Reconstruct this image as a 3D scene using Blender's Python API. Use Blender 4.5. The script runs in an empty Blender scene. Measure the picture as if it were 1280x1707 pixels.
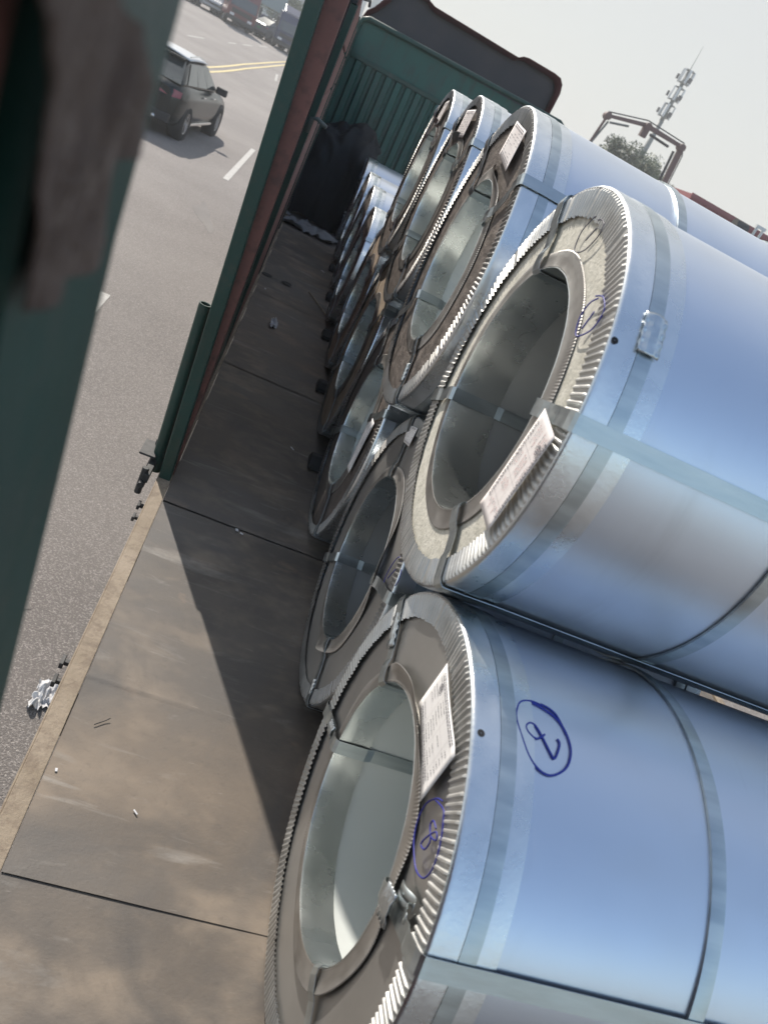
import bpy, math, random
from mathutils import Vector, Matrix, noise
random.seed(7)
R_ = math.radians
S = bpy.context.scene
COL = S.collection

# ------------------------------------------------------------------ camera, light, exposure
CAM = Vector((0.1092, 0.5185, 1.7427)); ROLL, PITCH, YAW, FPX = 0.50332, 0.44848, 0.27728, 1282.18
fw = Vector((math.sin(YAW)*math.cos(PITCH), math.cos(YAW)*math.cos(PITCH), -math.sin(PITCH)))
rt = Vector((math.cos(YAW), -math.sin(YAW), 0)); up = rt.cross(fw)
cr, sr = math.cos(ROLL), math.sin(ROLL)
ix = rt*cr + up*sr            # image right
iy = rt*sr - up*cr            # image down
cam = bpy.data.cameras.new('camera'); camo = bpy.data.objects.new('camera', cam); COL.objects.link(camo)
camo.matrix_world = Matrix(((ix.x, -iy.x, -fw.x, CAM.x), (ix.y, -iy.y, -fw.y, CAM.y), (ix.z, -iy.z, -fw.z, CAM.z), (0, 0, 0, 1)))
cam.sensor_fit = 'HORIZONTAL'; cam.sensor_width = 36; cam.lens = FPX/1280*36
cam.clip_start = 0.02; cam.clip_end = 3000
cam.dof.use_dof = True; cam.dof.focus_distance = 2.6; cam.dof.aperture_fstop = 6.5
S.camera = camo

SUN_EL = R_(39); SUN_ROT = math.atan2(-0.425, 0.905)     # sun stands ahead and to the left of the truck
w = bpy.data.worlds.new("World"); S.world = w; w.use_nodes = True
nt = w.node_tree; nt.nodes.clear()
sky = nt.nodes.new('ShaderNodeTexSky'); sky.sky_type = 'NISHITA'; sky.sun_disc = False
sky.sun_elevation = SUN_EL; sky.sun_rotation = SUN_ROT; sky.altitude = 0; sky.air_density = 1.4; sky.dust_density = 1.0; sky.ozone_density = 3.0
bg = nt.nodes.new('ShaderNodeBackground'); bg.inputs[1].default_value = 0.148
out = nt.nodes.new('ShaderNodeOutputWorld'); 
tcw = nt.nodes.new('ShaderNodeTexCoord'); dp = nt.nodes.new('ShaderNodeVectorMath'); dp.operation = 'DOT_PRODUCT'
dp.inputs[1].default_value = (math.sin(SUN_ROT)*.93, math.cos(SUN_ROT)*.93, -.36); nt.links.new(tcw.outputs['Generated'], dp.inputs[0])
mrw = nt.nodes.new('ShaderNodeMapRange'); mrw.inputs['From Min'].default_value = -.75; mrw.inputs['From Max'].default_value = .45; mrw.inputs['To Min'].default_value = .14; mrw.inputs['To Max'].default_value = .92
mrw.interpolation_type = 'SMOOTHSTEP'; nt.links.new(dp.outputs['Value'], mrw.inputs[0])
mxw = nt.nodes.new('ShaderNodeMix'); mxw.data_type = 'RGBA'; nt.links.new(mrw.outputs[0], mxw.inputs[0]); nt.links.new(sky.outputs[0], mxw.inputs[6]); mxw.inputs[7].default_value = (3.05, 3.03, 2.90, 1)   # milky haze
nt.links.new(mxw.outputs[2], bg.inputs[0]); nt.links.new(bg.outputs[0], out.inputs[0])
sl = bpy.data.lights.new('sun', 'SUN'); sl.energy = 3.9; sl.angle = R_(0.6); sl.color = (1, .93, .84)
so = bpy.data.objects.new('sun', sl); COL.objects.link(so)
sd = Vector((math.sin(SUN_ROT)*math.cos(SUN_EL), math.cos(SUN_ROT)*math.cos(SUN_EL), math.sin(SUN_EL)))
so.rotation_euler = sd.to_track_quat('Z', 'Y').to_euler()
S.view_settings.view_transform = 'Standard'; S.view_settings.look = 'None'; S.view_settings.exposure = 0.70; S.view_settings.gamma = 1
S.view_settings.use_curve_mapping = False
S.cycles.max_bounces = 8; S.cycles.use_denoising = True
S.cycles.caustics_reflective = True; S.cycles.blur_glossy = 0.6; S.cycles.sample_clamp_indirect = 6

# ------------------------------------------------------------------ materials
def mat(name, c1, c2=None, scale=4, detail=5, rough=.6, rough2=None, metal=0, bump=0, bscale=60, stretch=(1, 1, 1),
        spec=.5, c3=None, s3=40, a3=.5, aniso=0, coat=0, lo=.35, hi=.65, bump2=0, b2scale=3, world=False, alpha=1, trans=0):
    m = bpy.data.materials.new(name); m.use_nodes = True; t = m.node_tree; n = t.nodes; L = t.links
    b = n['Principled BSDF']; b.inputs['Base Color'].default_value = (*c1, 1); b.inputs['Roughness'].default_value = rough
    b.inputs['Metallic'].default_value = metal; b.inputs['Specular IOR Level'].default_value = spec; b.inputs['Coat Weight'].default_value = coat
    b.inputs['Anisotropic'].default_value = aniso; b.inputs['Transmission Weight'].default_value = trans; b.inputs['Alpha'].default_value = alpha
    tc = n.new('ShaderNodeTexCoord'); mp = n.new('ShaderNodeMapping'); mp.inputs['Scale'].default_value = stretch
    if world:
        g = n.new('ShaderNodeNewGeometry'); L.new(g.outputs['Position'], mp.inputs[0])
    else: L.new(tc.outputs['Object'], mp.inputs[0])
    def nz(sc, det=4, ro=.55):
        x = n.new('ShaderNodeTexNoise'); x.inputs['Scale'].default_value = sc; x.inputs['Detail'].default_value = det; x.inputs['Roughness'].default_value = ro
        L.new(mp.outputs[0], x.inputs['Vector']); return x
    def ramp(src, a, bb, lo_, hi_):
        r = n.new('ShaderNodeValToRGB'); r.color_ramp.elements[0].position = lo_; r.color_ramp.elements[1].position = hi_
        r.color_ramp.elements[0].color = (*a, 1); r.color_ramp.elements[1].color = (*bb, 1); L.new(src, r.inputs[0]); return r
    col = None
    if c2:
        x = nz(scale, detail); r = ramp(x.outputs[0], c1, c2, lo, hi); col = r.outputs[0]
        if rough2 is not None:
            mr = n.new('ShaderNodeMapRange'); mr.inputs['From Min'].default_value = lo; mr.inputs['From Max'].default_value = hi
            mr.inputs['To Min'].default_value = rough; mr.inputs['To Max'].default_value = rough2; L.new(x.outputs[0], mr.inputs[0]); L.new(mr.outputs[0], b.inputs['Roughness'])
    if c3:
        x = nz(s3, 3, .7); r = ramp(x.outputs[0], (0, 0, 0), (1, 1, 1), .5, .68); mx = n.new('ShaderNodeMix'); mx.data_type = 'RGBA'
        mu = n.new('ShaderNodeMath'); mu.operation = 'MULTIPLY'; mu.inputs[1].default_value = a3; L.new(r.outputs[0], mu.inputs[0]); L.new(mu.outputs[0], mx.inputs[0])
        if col: L.new(col, mx.inputs[6])
        else: mx.inputs[6].default_value = (*c1, 1)
        mx.inputs[7].default_value = (*c3, 1); col = mx.outputs[2]
    if col: L.new(col, b.inputs['Base Color'])
    nrm = None
    if bump2:
        x = nz(b2scale, 2); bn = n.new('ShaderNodeBump'); bn.inputs['Strength'].default_value = 1; bn.inputs['Distance'].default_value = bump2
        L.new(x.outputs[0], bn.inputs['Height']); nrm = bn.outputs[0]
    if bump:
        x = nz(bscale, 5, .65); bn = n.new('ShaderNodeBump'); bn.inputs['Strength'].default_value = 1; bn.inputs['Distance'].default_value = bump
        L.new(x.outputs[0], bn.inputs['Height'])
        if nrm: L.new(nrm, bn.inputs['Normal'])
        nrm = bn.outputs[0]
    if nrm: L.new(nrm, b.inputs['Normal'])
    return m

M = {}
M['asphalt'] = mat('asphalt', (.175, .158, .148), (.235, .213, .198), .35, 6, .9, bump=.012, bscale=110, c3=(.46, .42, .39), s3=92, a3=.8, spec=.3, world=True)
M['wrap'] = mat('galvanised_sheet', (.60, .655, .745), (.68, .725, .79), 1.1, 5, .30, .42, metal=.92, bump=.0001, bscale=260, bump2=.010, b2scale=1.3, stretch=(.6, 1, 1), c3=(.56, .585, .62), s3=2.6, a3=.35)
M['edge'] = mat('galvanised_edge_strip', (.64, .68, .71), (.74, .77, .79), 9, 4, .22, .38, metal=1, bump=.0006, bscale=90)
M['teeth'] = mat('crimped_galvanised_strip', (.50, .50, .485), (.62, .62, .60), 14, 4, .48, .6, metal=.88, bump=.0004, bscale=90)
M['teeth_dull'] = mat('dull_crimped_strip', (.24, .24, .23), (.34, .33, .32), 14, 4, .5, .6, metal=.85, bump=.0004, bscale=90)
M['inner_ring'] = mat('finely_pleated_strip', (.36, .345, .325), (.48, .465, .44), 12, 4, .38, .5, metal=.9, bump=.0006, bscale=80)
M['bore'] = mat('bore_sheet', (.36, .37, .37), (.46, .47, .465), 1.5, 4, .42, .52, metal=.9, bump=.0003, bscale=60)
M['bore_light'] = mat('bright_bore_sheet', (.62, .655, .64), (.70, .73, .71), 1.5, 3, .40, .48, metal=.35, bump=.0003, bscale=60)
M['collar'] = mat('bore_collar', (.66, .69, .68), (.70, .72, .71), 8, 4, .26, .30, metal=1, bump=.0002, bscale=120, bump2=.0006, b2scale=7)
M['strap'] = mat('steel_strap', (.42, .47, .49), (.55, .60, .61), 30, 3, .3, .4, metal=1, stretch=(.15, 1, 1), bump=.0004, bscale=40)
M['buckle'] = mat('strap_seal', (.50, .55, .58), (.62, .66, .68), 40, 3, .28, .4, metal=1, bump=.001, bscale=80)
M['disc_metal'] = mat('galvanised_face_disc', (.42, .415, .40), (.49, .48, .46), 2.5, 5, .4, .5, metal=.85, bump=.0008, bscale=20, bump2=.004, b2scale=3)
M['disc_paper'] = mat('mottled_board_disc', (.52, .50, .43), (.66, .635, .56), 28, 7, .8, c3=(.30, .30, .26), s3=75, a3=.5, bump=.002, bscale=120, spec=.25)
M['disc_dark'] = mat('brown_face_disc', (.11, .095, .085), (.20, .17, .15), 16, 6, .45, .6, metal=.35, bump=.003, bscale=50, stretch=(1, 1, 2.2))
M['disc_kraft'] = mat('kraft_board_disc', (.30, .225, .16), (.38, .30, .22), 12, 4, .8, bump=.002, bscale=60)
M['label'] = mat('paper_label', (.80, .78, .77), (.84, .82, .80), 6, 3, .7, spec=.3)
M['label_pink'] = mat('pinkish_paper_label', (.76, .70, .68), (.82, .78, .76), 9, 3, .7, spec=.3)
M['ink'] = mat('label_print', (.13, .13, .15), rough=.7); M['ink_red'] = mat('label_print_red', (.45, .22, .22), rough=.7); M['ink_faint'] = mat('label_rule', (.5, .48, .48), rough=.7)
M['marker'] = mat('blue_marker_ink', (.012, .03, .30), rough=.4); M['marker_dark'] = mat('dark_marker_ink', (.06, .06, .09), rough=.5); M['marker_violet'] = mat('violet_marker_ink', (.025, .03, .26), rough=.45)
M['deck'] = mat('worn_deck_plate', (.072, .063, .056), (.172, .138, .106), 1.6, 8, .5, .75, bump=.0007, bscale=90, c3=(.25, .20, .15), s3=3.2, a3=.6, lo=.3, hi=.7, stretch=(1, 1.4, 1), spec=.4)
M['scuff'] = mat('pale_scuff', (.24, .225, .205), (.15, .135, .12), 18, 6, .8)
M['rail'] = mat('rusty_edge_rail', (.20, .155, .105), (.28, .225, .165), 5, 7, .75, bump=.003, bscale=80, c3=(.14, .10, .07), s3=22, a3=.6)
M['steel_dark'] = mat('dark_steel', (.022, .024, .026), (.05, .05, .05), 20, 4, .6, metal=.3, bump=.001, bscale=70)
M['green'] = mat('green_truck_paint', (.005, .036, .027), (.009, .050, .038), 2.5, 5, .38, .55, bump=.001, bscale=40, c3=(.05, .055, .04), s3=16, a3=.35)
M['green_rib'] = mat('green_headboard_paint', (.010, .068, .054), (.016, .09, .072), 1.5, 6, .5, .65, c3=(.03, .04, .035), s3=9, a3=.5, stretch=(1, 1, .35))
M['red'] = mat('red_oxide_paint', (.15, .060, .048), (.21, .090, .072), 3, 7, .6, .75, bump=.0015, bscale=50, c3=(.07, .04, .035), s3=14, a3=.6)
M['maroon'] = mat('maroon_cab_paint', (.075, .018, .022), (.10, .026, .03), 3, 4, .35, .5, spec=.5)
M['inside_grey'] = mat('deflector_inside', (.045, .045, .052), (.06, .055, .06), 3, 4, .8)
M['rubber'] = mat('black_rubber', (.012, .012, .013), (.022, .022, .022), 12, 4, .8, bump=.002, bscale=40)
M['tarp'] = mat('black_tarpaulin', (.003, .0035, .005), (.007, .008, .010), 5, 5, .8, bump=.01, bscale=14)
M['sheet'] = mat('grey_plastic_sheet', (.16, .16, .165), (.22, .22, .22), 6, 4, .6)
M['rag'] = mat('brown_rag', (.075, .050, .040), (.17, .125, .10), 7, 6, .95, bump=.01, bscale=60, c3=(.05, .03, .026), s3=18, a3=.6)
M['white_scrap'] = mat('white_scrap', (.62, .62, .62), (.5, .5, .52), 20, 3, .7)
M['straw'] = mat('straw', (.33, .28, .2), rough=.8); M['wood'] = mat('timber', (.36, .22, .12), (.26, .15, .08), 8, 6, .8, stretch=(.2, 1, 1), bump=.003, bscale=30)
M['line_white'] = mat('white_road_paint', (.46, .445, .415), (.36, .345, .325), 18, 6, .8, world=True); M['line_yellow'] = mat('yellow_road_paint', (.62, .50, .22), (.50, .40, .2), 12, 6, .8, world=True)
M['patch'] = mat('worn_asphalt_patch', (.165, .150, .142), (.20, .185, .172), 1, 6, .9, bump=.006, bscale=140, world=True)
def paint(name, c, r=.22): return mat(name, c, rough=r, spec=.3, coat=.12)
M['car_black'] = paint('dark_green_grey_car_paint', (.010, .014, .014)); M['glass'] = mat('car_glass', (.05, .06, .06), rough=.06, spec=1, metal=.25)
M['chrome'] = mat('chrome', (.7, .7, .7), rough=.15, metal=1); M['tyre'] = mat('tyre', (.016, .016, .016), rough=.85); M['alloy'] = mat('alloy_wheel', (.30, .30, .31), rough=.3, metal=.9)
M['lamp_red'] = mat('tail_lamp', (.22, .012, .012), rough=.15, coat=1); M['lamp_white'] = mat('headlamp', (.7, .7, .7), rough=.1, coat=1); M['plate'] = mat('number_plate', (.06, .3, .12), rough=.5)
M['plastic'] = mat('black_plastic', (.02, .02, .022), rough=.6)
M['roofw'] = paint('white_roof_paint', (.55, .56, .57), .3)
for nm, c in dict(silver=(.42, .43, .43), white=(.62, .64, .62), palegreen=(.30, .38, .32), navy=(.03, .04, .09), grey=(.13, .14, .16), truckred=(.16, .05, .05), box=(.5, .5, .56), greenish=(.16, .22, .17)).items(): M[nm] = paint('paint_'+nm, c, .3)
M['boom'] = mat('boom_paint', (.10, .055, .05), (.13, .075, .068), 2, 4, .5); M['mast'] = mat('mast_grey', (.10, .12, .115), (.15, .17, .16), 2, 3, .6); M['antenna'] = mat('antenna_white', (.6, .62, .62), rough=.5)
M['contred'] = mat('red_container_paint', (.22, .065, .075), (.27, .09, .095), .8, 5, .6); M['machgreen'] = mat('machine_green', (.05, .13, .10), (.08, .17, .13), 3, 4, .5)
M['bark'] = mat('bark', (.08, .06, .045), (.12, .09, .07), 6, 5, .9, bump=.01, bscale=20)
M['leaf'] = mat('leaves', (.045, .070, .030), (.085, .115, .05), .9, 4, .7); M['leaf2'] = mat('leaves_yellowish', (.10, .11, .055), (.13, .14, .07), .9, 4, .7)
M['conc'] = mat('concrete', (.40, .39, .37), (.48, .47, .45), .8, 5, .85); M['bill'] = mat('sign_grey', (.22, .27, .28), rough=.6)
M['facade'] = mat('pale_facade', (.50, .50, .47), (.55, .55, .52), .4, 4, .8); M['win'] = mat('window_glass', (.10, .13, .15), rough=.15, spec=.8)
M['fence'] = mat('fence_metal', (.35, .40, .38), rough=.6); M['orange'] = mat('orange_rust', (.40, .16, .07), (.3, .12, .06), 10, 4, .8)

def streaks(m, colr, sc, st, lo, hi, amt):
    t = m.node_tree; n = t.nodes; L = t.links; b = n['Principled BSDF']; src = b.inputs['Base Color'].links[0].from_socket
    tc = n.new('ShaderNodeTexCoord'); mp = n.new('ShaderNodeMapping'); mp.inputs['Scale'].default_value = st; L.new(tc.outputs['Object'], mp.inputs[0])
    x = n.new('ShaderNodeTexNoise'); x.inputs['Scale'].default_value = sc; x.inputs['Detail'].default_value = 6; x.inputs['Roughness'].default_value = .62; x.inputs['Distortion'].default_value = .6; L.new(mp.outputs[0], x.inputs[0])
    r = n.new('ShaderNodeMapRange'); r.inputs['From Min'].default_value = lo; r.inputs['From Max'].default_value = hi; r.inputs['To Max'].default_value = amt; L.new(x.outputs[0], r.inputs[0])
    mx = n.new('ShaderNodeMix'); mx.data_type = 'RGBA'; L.new(r.outputs[0], mx.inputs[0]); L.new(src, mx.inputs[6]); mx.inputs[7].default_value = (*colr, 1); L.new(mx.outputs[2], b.inputs['Base Color'])
streaks(M['deck'], (.34, .32, .29), 1.5, (1.0, 7, 1), .60, .74, .55)
streaks(M['deck'], (.055, .05, .047), 2.2, (1, 1.3, 1), .50, .70, .65)
streaks(M['deck'], (.075, .078, .082), .9, (1, 1.3, 1), .48, .66, .5)
streaks(M['disc_metal'], (.30, .29, .28), 1.6, (1, 1.5, .6), .50, .72, .45)
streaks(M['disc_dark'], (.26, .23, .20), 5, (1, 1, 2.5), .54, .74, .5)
streaks(M['wrap'], (.42, .44, .47), 2.0, (3.0, .5, .5), .60, .80, .30)
streaks(M['green_rib'], (.035, .03, .025), 3.0, (2.5, 1, .35), .55, .75, .7)
streaks(M['green'], (.06, .065, .055), 4.0, (2, 2, .5), .58, .76, .5)
streaks(M['rail'], (.10, .07, .05), 6.0, (1, 1, 1), .55, .7, .7)
streaks(M['deck'], (.30, .285, .26), 9, (.5, 1.6, 1), .60, .8, .35)
streaks(M['deck'], (.07, .062, .055), 55, (1, 1, 1), .56, .76, .35)
streaks(M['deck'], (.34, .31, .27), 38, (.25, 3, 1), .66, .76, .45)
streaks(M['deck'], (.33, .30, .26), 30, (3, .2, 1), .70, .78, .35)
streaks(M['rag'], (.28, .22, .18), 26, (1, 6, 1), .55, .7, .5)
streaks(M['deck'], (.27, .19, .13), 3.0, (1, 1.6, 1), .62, .72, .35)

# ------------------------------------------------------------------ mesh helpers
class MB:
    def __init__(s): s.v = []; s.f = []; s.m = []
    def add(s, vs, fs, mi=0):
        o = len(s.v); s.v += [tuple(p) for p in vs]; s.f += [tuple(i+o for i in f) for f in fs]; s.m += [mi]*len(fs); return s
    def box(s, x0, x1, y0, y1, z0, z1, mi=0):
        return s.add([(x, y, z) for z in (z0, z1) for y in (y0, y1) for x in (x0, x1)], [(0, 2, 3, 1), (4, 5, 7, 6), (0, 1, 5, 4), (2, 6, 7, 3), (0, 4, 6, 2), (1, 3, 7, 5)], mi)
    def hexa(s, b, t, mi=0):     # b, t: 4 points each, same winding
        return s.add(list(b)+list(t), [(3, 2, 1, 0), (4, 5, 6, 7)]+[(i, (i+1) % 4, (i+1) % 4+4, i+4) for i in range(4)], mi)
    def prism(s, poly, ax, a, b, mi=0):   # poly in the other two axes
        n = len(poly)
        def P(p, k): q = list(p); q.insert(ax, k); return q
        return s.add([P(p, a) for p in poly]+[P(p, b) for p in poly], [tuple(range(n))[::-1], tuple(range(n, 2*n))]+[(i, (i+1) % n, (i+1) % n+n, i+n) for i in range(n)], mi)
    def tube(s, pts, r, n=8, mi=0, cap=True, flat=None):
        pts = [Vector(p) for p in pts]; rs = r if isinstance(r, (list, tuple)) else [r]*len(pts); o = len(s.v); prev = None
        for i, p in enumerate(pts):
            d = (pts[min(i+1, len(pts)-1)]-pts[max(i-1, 0)]).normalized()
            u = d.orthogonal().normalized() if prev is None else (prev-d*prev.dot(d)).normalized()
            prev = u; v = d.cross(u)
            for k in range(n):
                a = 2*math.pi*k/n; s.v.append(tuple(p+(u*math.cos(a)+v*math.sin(a))*rs[i]))
        for i in range(len(pts)-1):
            for k in range(n): s.f.append((o+i*n+k, o+i*n+(k+1) % n, o+(i+1)*n+(k+1) % n, o+(i+1)*n+k)); s.m.append(mi)
        if cap: s.f += [tuple(o+k for k in range(n))[::-1], tuple(o+(len(pts)-1)*n+k for k in range(n))]; s.m += [mi]*2
        return s
    def lathe(s, prof, n=96, zc=0, a0=0, a1=2*math.pi, fn=None, mi=0):   # prof: (x, r) pairs turned about the X axis
        o = len(s.v); full = abs(a1-a0-2*math.pi) < 1e-6; m = n if full else n+1
        for x, r in prof:
            for k in range(m):
                a = a0+(a1-a0)*k/n; X, Rr = (x, r) if fn is None else fn(x, r, a)
                s.v.append((X, Rr*math.cos(a), zc+Rr*math.sin(a)))
        for i in range(len(prof)-1):
            for k in range(n):
                k2 = (k+1) % m; s.f.append((o+i*m+k, o+(i+1)*m+k, o+(i+1)*m+k2, o+i*m+k2)); s.m.append(mi)
        return s
    def grid(s, P, nu, nv, mi=0):     # P(u, v) -> point
        o = len(s.v); s.v += [tuple(P(i/nu, j/nv)) for i in range(nu+1) for j in range(nv+1)]
        for i in range(nu):
            for j in range(nv): a = o+i*(nv+1)+j; s.f.append((a, a+nv+1, a+nv+2, a+1)); s.m.append(mi)
        return s
    def build(s, name, m, parent=None, smooth=False, bevel=0, kind=None, label=None, loc=None, sharp=None, solid=0):
        me = bpy.data.meshes.new(name); me.from_pydata(s.v, [], s.f)
        for q in (m if isinstance(m, list) else [m]): me.materials.append(M[q])
        if isinstance(m, list): me.polygons.foreach_set('material_index', s.m)
        if smooth: me.polygons.foreach_set('use_smooth', [True]*len(me.polygons))
        if smooth and sharp: me.set_sharp_from_angle(angle=R_(sharp))
        me.update(); o = bpy.data.objects.new(name, me); COL.objects.link(o)
        if parent: o.parent = parent
        if loc: o.location = loc
        if solid: q = o.modifiers.new('solid', 'SOLIDIFY'); q.thickness = solid; q.offset = 0
        if bevel: q = o.modifiers.new('bevel', 'BEVEL'); q.width = bevel; q.segments = 2; q.limit_method = 'ANGLE'; q.angle_limit = R_(40)
        if kind: o['kind'] = kind
        if label: o['label'] = label
        return o
def tag(o, label, cat, group=None):
    o['label'] = label; o['category'] = cat
    if group: o['group'] = group
    return o
def thing(name, label, cat, loc=(0, 0, 0), rz=0, group=None):
    o = bpy.data.objects.new(name, None); COL.objects.link(o); o.location = loc; o.rotation_euler = (0, 0, rz); o.empty_display_size = .2
    return tag(o, label, cat, group)
def smoothpts(pts, closed=False, n=6):
    P = [Vector(p) for p in pts]; N = len(P); out_ = []
    for i in range(N if closed else N-1):
        g = (lambda k: P[k % N]) if closed else (lambda k: P[min(max(k, 0), N-1)])
        a, b, c, d = g(i-1), g(i), g(i+1), g(i+2)
        for k in range(n):
            t = k/n; out_.append(.5*((2*b)+(c-a)*t+(2*a-5*b+4*c-d)*t*t+(3*b-a-3*c+d)*t*t*t))
    if not closed: out_.append(P[-1])
    return out_

# ------------------------------------------------------------------ ground, road and markings
GZ = -1.3
def gz(y):
    t = min(1, max(0, (y-38)/42)); return GZ+1.9*t*t*(3-2*t)
ys = [-400, -200, -60, -20, -5]+[k*2 for k in range(0, 50)]+[110, 140, 200, 400]
xs = [-400, -300, -100, -40, -20, -10, -5, 0, 5, 10, 20, 40, 100, 300, 400]
g = MB(); g.v = [(x, y, gz(y)) for y in ys for x in xs]; nx = len(xs)
for j in range(len(ys)-1):
    for i in range(nx-1): a = j*nx+i; g.f.append((a, a+1, a+nx+1, a+nx)); g.m.append(0)
g.build('asphalt_road', 'asphalt', kind='structure', smooth=True)
def stripe(pts, wd, name, m, dz=.004):
    b = MB(); P = []
    for i in range(len(pts)-1):
        (x0, y0), (x1, y1) = pts[i], pts[i+1]; n = max(1, int(math.hypot(x1-x0, y1-y0)/1.5))
        P += [(x0+(x1-x0)*k/n, y0+(y1-y0)*k/n) for k in range(n)]
    P.append(pts[-1]); vs = []
    for i, (x, y) in enumerate(P):
        x0, y0 = P[max(i-1, 0)]; x1, y1 = P[min(i+1, len(P)-1)]; l = math.hypot(x1-x0, y1-y0); nx_, ny_ = -(y1-y0)/l*wd/2, (x1-x0)/l*wd/2
        vs += [(x+nx_, y+ny_, gz(y+ny_)+dz+.0005*abs(y)*.3), (x-nx_, y-ny_, gz(y-ny_)+dz+.0005*abs(y)*.3)]
    b.add(vs, [(2*i, 2*i+2, 2*i+3, 2*i+1) for i in range(len(P)-1)])
    return b.build(name, m, kind='structure')
stripe([(-7.6, 25), (-6.45, 42), (-5.75, 53.5), (-4.5, 67), (-3.4, 78)], .16, 'yellow_centre_line', 'line_yellow')
stripe([(-7.1, 25), (-6.0, 42), (-5.38, 52.5), (-4.2, 65.6), (-3.0, 78)], .16, 'yellow_centre_line', 'line_yellow')
stripe([(-1.47, 18.75), (-1.60, 25.5)], .13, 'white_lane_dash', 'line_white')
stripe([(-1.27, 4.2), (-1.41, 9.0)], .14, 'white_lane_dash', 'line_white')
for a, b_ in (((-4.0, 57.5), (-3.7, 54.0)), ((-9.1, 53.3), (-8.6, 56)), ((-7.75, 60.2), (-7.5, 62)), ((-7.25, 63.5), (-6.9, 66)), ((-6.7, 68.3), (-6.4, 71.5))):
    stripe([a, b_], .14, 'white_lane_dash', 'line_white')
for cx, cy, rx, ry, a in ((-1.25, 14.6, .14, .9, .25), (-.75, 4.3, .12, .16, 0), (-.55, 3.9, .14, .1, 0)):
    b = MB(); vs = []
    for k in range(24):
        t = k/24*2*math.pi; q = 1+.25*math.sin(3*t+cx)+.12*math.sin(7*t); x, y = rx*q*math.cos(t), ry*q*math.sin(t); vs.append((cx+x*math.cos(a)-y*math.sin(a), cy+x*math.sin(a)+y*math.cos(a), GZ+.003))
    b.add(vs, [tuple(range(24))]); b.build('asphalt_stain', 'patch', kind='structure')

# ------------------------------------------------------------------ the cargo truck (one thing, many parts)
TW = 2.98; TY0 = -2.0; TY1 = 11.9
truck = thing('cargo_truck', 'long flatbed cargo truck with worn deck, green and red sides, carrying the coils', 'truck', (0, 0, GZ))
DZ = -GZ                                             # parts are placed in the truck's own frame: deck top at DZ
def T(b, name, m, **k):
    b.v = [(x, y, z+DZ) for x, y, z in b.v]; return b.build(name, m, truck, **k)
seams = [TY0, -.14, 1.6335, 3.3421, 5.104, 6.888, 8.63, 10.38, TY1]
for i in range(8):
    gp = {2: .0, 1: .001}.get(i, .007), {1: .0, 0: .001}.get(i, .006); y0, y1 = seams[i]+gp[0], seams[i+1]-gp[1]
    def P(u, v, y0=y0, y1=y1, i=i):
        x = .0535+(TW-.060)*u; y = y0+(y1-y0)*v
        z = .003*noise.noise(Vector((x*1.3, y*1.6, i*3)))+.0005*noise.noise(Vector((x*5, y*5, i)))
        for yr, am in ((.95, .004), (2.27, .004), (2.88, .0025), (3.60, .0035), (4.22, .004), (4.70, .004), (5.42, .004), (6.05, .005), (7.3, .004), (8.0, .004)):
            if abs(y-yr) < .12:
                d = y-yr-.022*noise.noise(Vector((x*3.5, yr, 0)))+.05*(x-.35); wd_ = .007+.006*noise.noise(Vector((x*4, yr, 5)))
                z += am*max(0, .55+noise.noise(Vector((x*2.5, yr*3, 2)))*1.3)*math.exp(-(d/wd_)**2)
        if i == 2 and v < .04: z += .003*(1-v/.04)
        return (x, y, z-.004+.003*max(0, 1-u*9))
    b = MB().grid(P, 60, 190 if 1 <= i <= 4 else 60)
    b.box(.054, TW-.006, y0, y1, -.03, -.012)
    T(b, 'deck_plate', 'deck', smooth=True, sharp=50)
# rusty edge rail with its lip, and the frame below
b = MB().box(0, .052, TY0, TY1, -.012, .004).box(-.006, 0, TY0, TY1, -.16, .0).box(0, .004, TY0, TY1, -.15, -.012)
T(b, 'edge_rail', 'rail', bevel=.002)
T(MB().box(TW, TW+.05, TY0, TY1, -.16, .004), 'edge_rail', 'rail', bevel=.002)
b = MB()
for sx in (.75, 2.05): b.box(sx, sx+.14, TY0, TY1+2.2, -.42, -.13)
T(b, 'chassis_beam', 'steel_dark')
for k in range(18): T(MB().box(.02, TW-.02, TY0+.3+k*.77, TY0+.38+k*.77, -.13, -.032), 'cross_beam', 'steel_dark')
def wheel(par, x, y, z, r, wd, s=1, n=24):
    b = MB(); prof = [(-wd/2, r*.62), (-wd/2, r*.93), (-wd*.38, r), (wd*.38, r), (wd/2, r*.93), (wd/2, r*.62)]
    b.lathe(prof, n); b.v = [(p[0]+x, p[1]+y, p[2]+z) for p in b.v]; t = b.build('tyre', 'tyre', par, smooth=True, sharp=40)
    b = MB(); b.lathe([(s*wd*.30, .02), (s*wd*.46, r*.12), (s*wd*.36, r*.2), (s*wd*.36, r*.5), (s*wd*.47, r*.6), (s*wd*.49, r*.64)], n)
    for k in range(5):
        a = k*2*math.pi/5
        pp = [(s*wd*.44, math.cos(a+d)*rr, math.sin(a+d)*rr) for d, rr in ((-.25, r*.14), (.25, r*.14), (.12, r*.6), (-.12, r*.6))]
        b.add(pp+[(p[0]-s*.03, p[1], p[2]) for p in pp], [(0, 1, 2, 3), (0, 3, 7, 4), (1, 5, 6, 2)])
    b.v = [(p[0]+x, p[1]+y, p[2]+z) for p in b.v]; b.build('rim', 'alloy', par, smooth=True, sharp=30)
for yy in (-.6, .7, 9.2, 13.4):
    wheel(truck, .26, yy, .52, .52, .30, -1); wheel(truck, TW-.26, yy, .52, .52, .30, 1)
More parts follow.
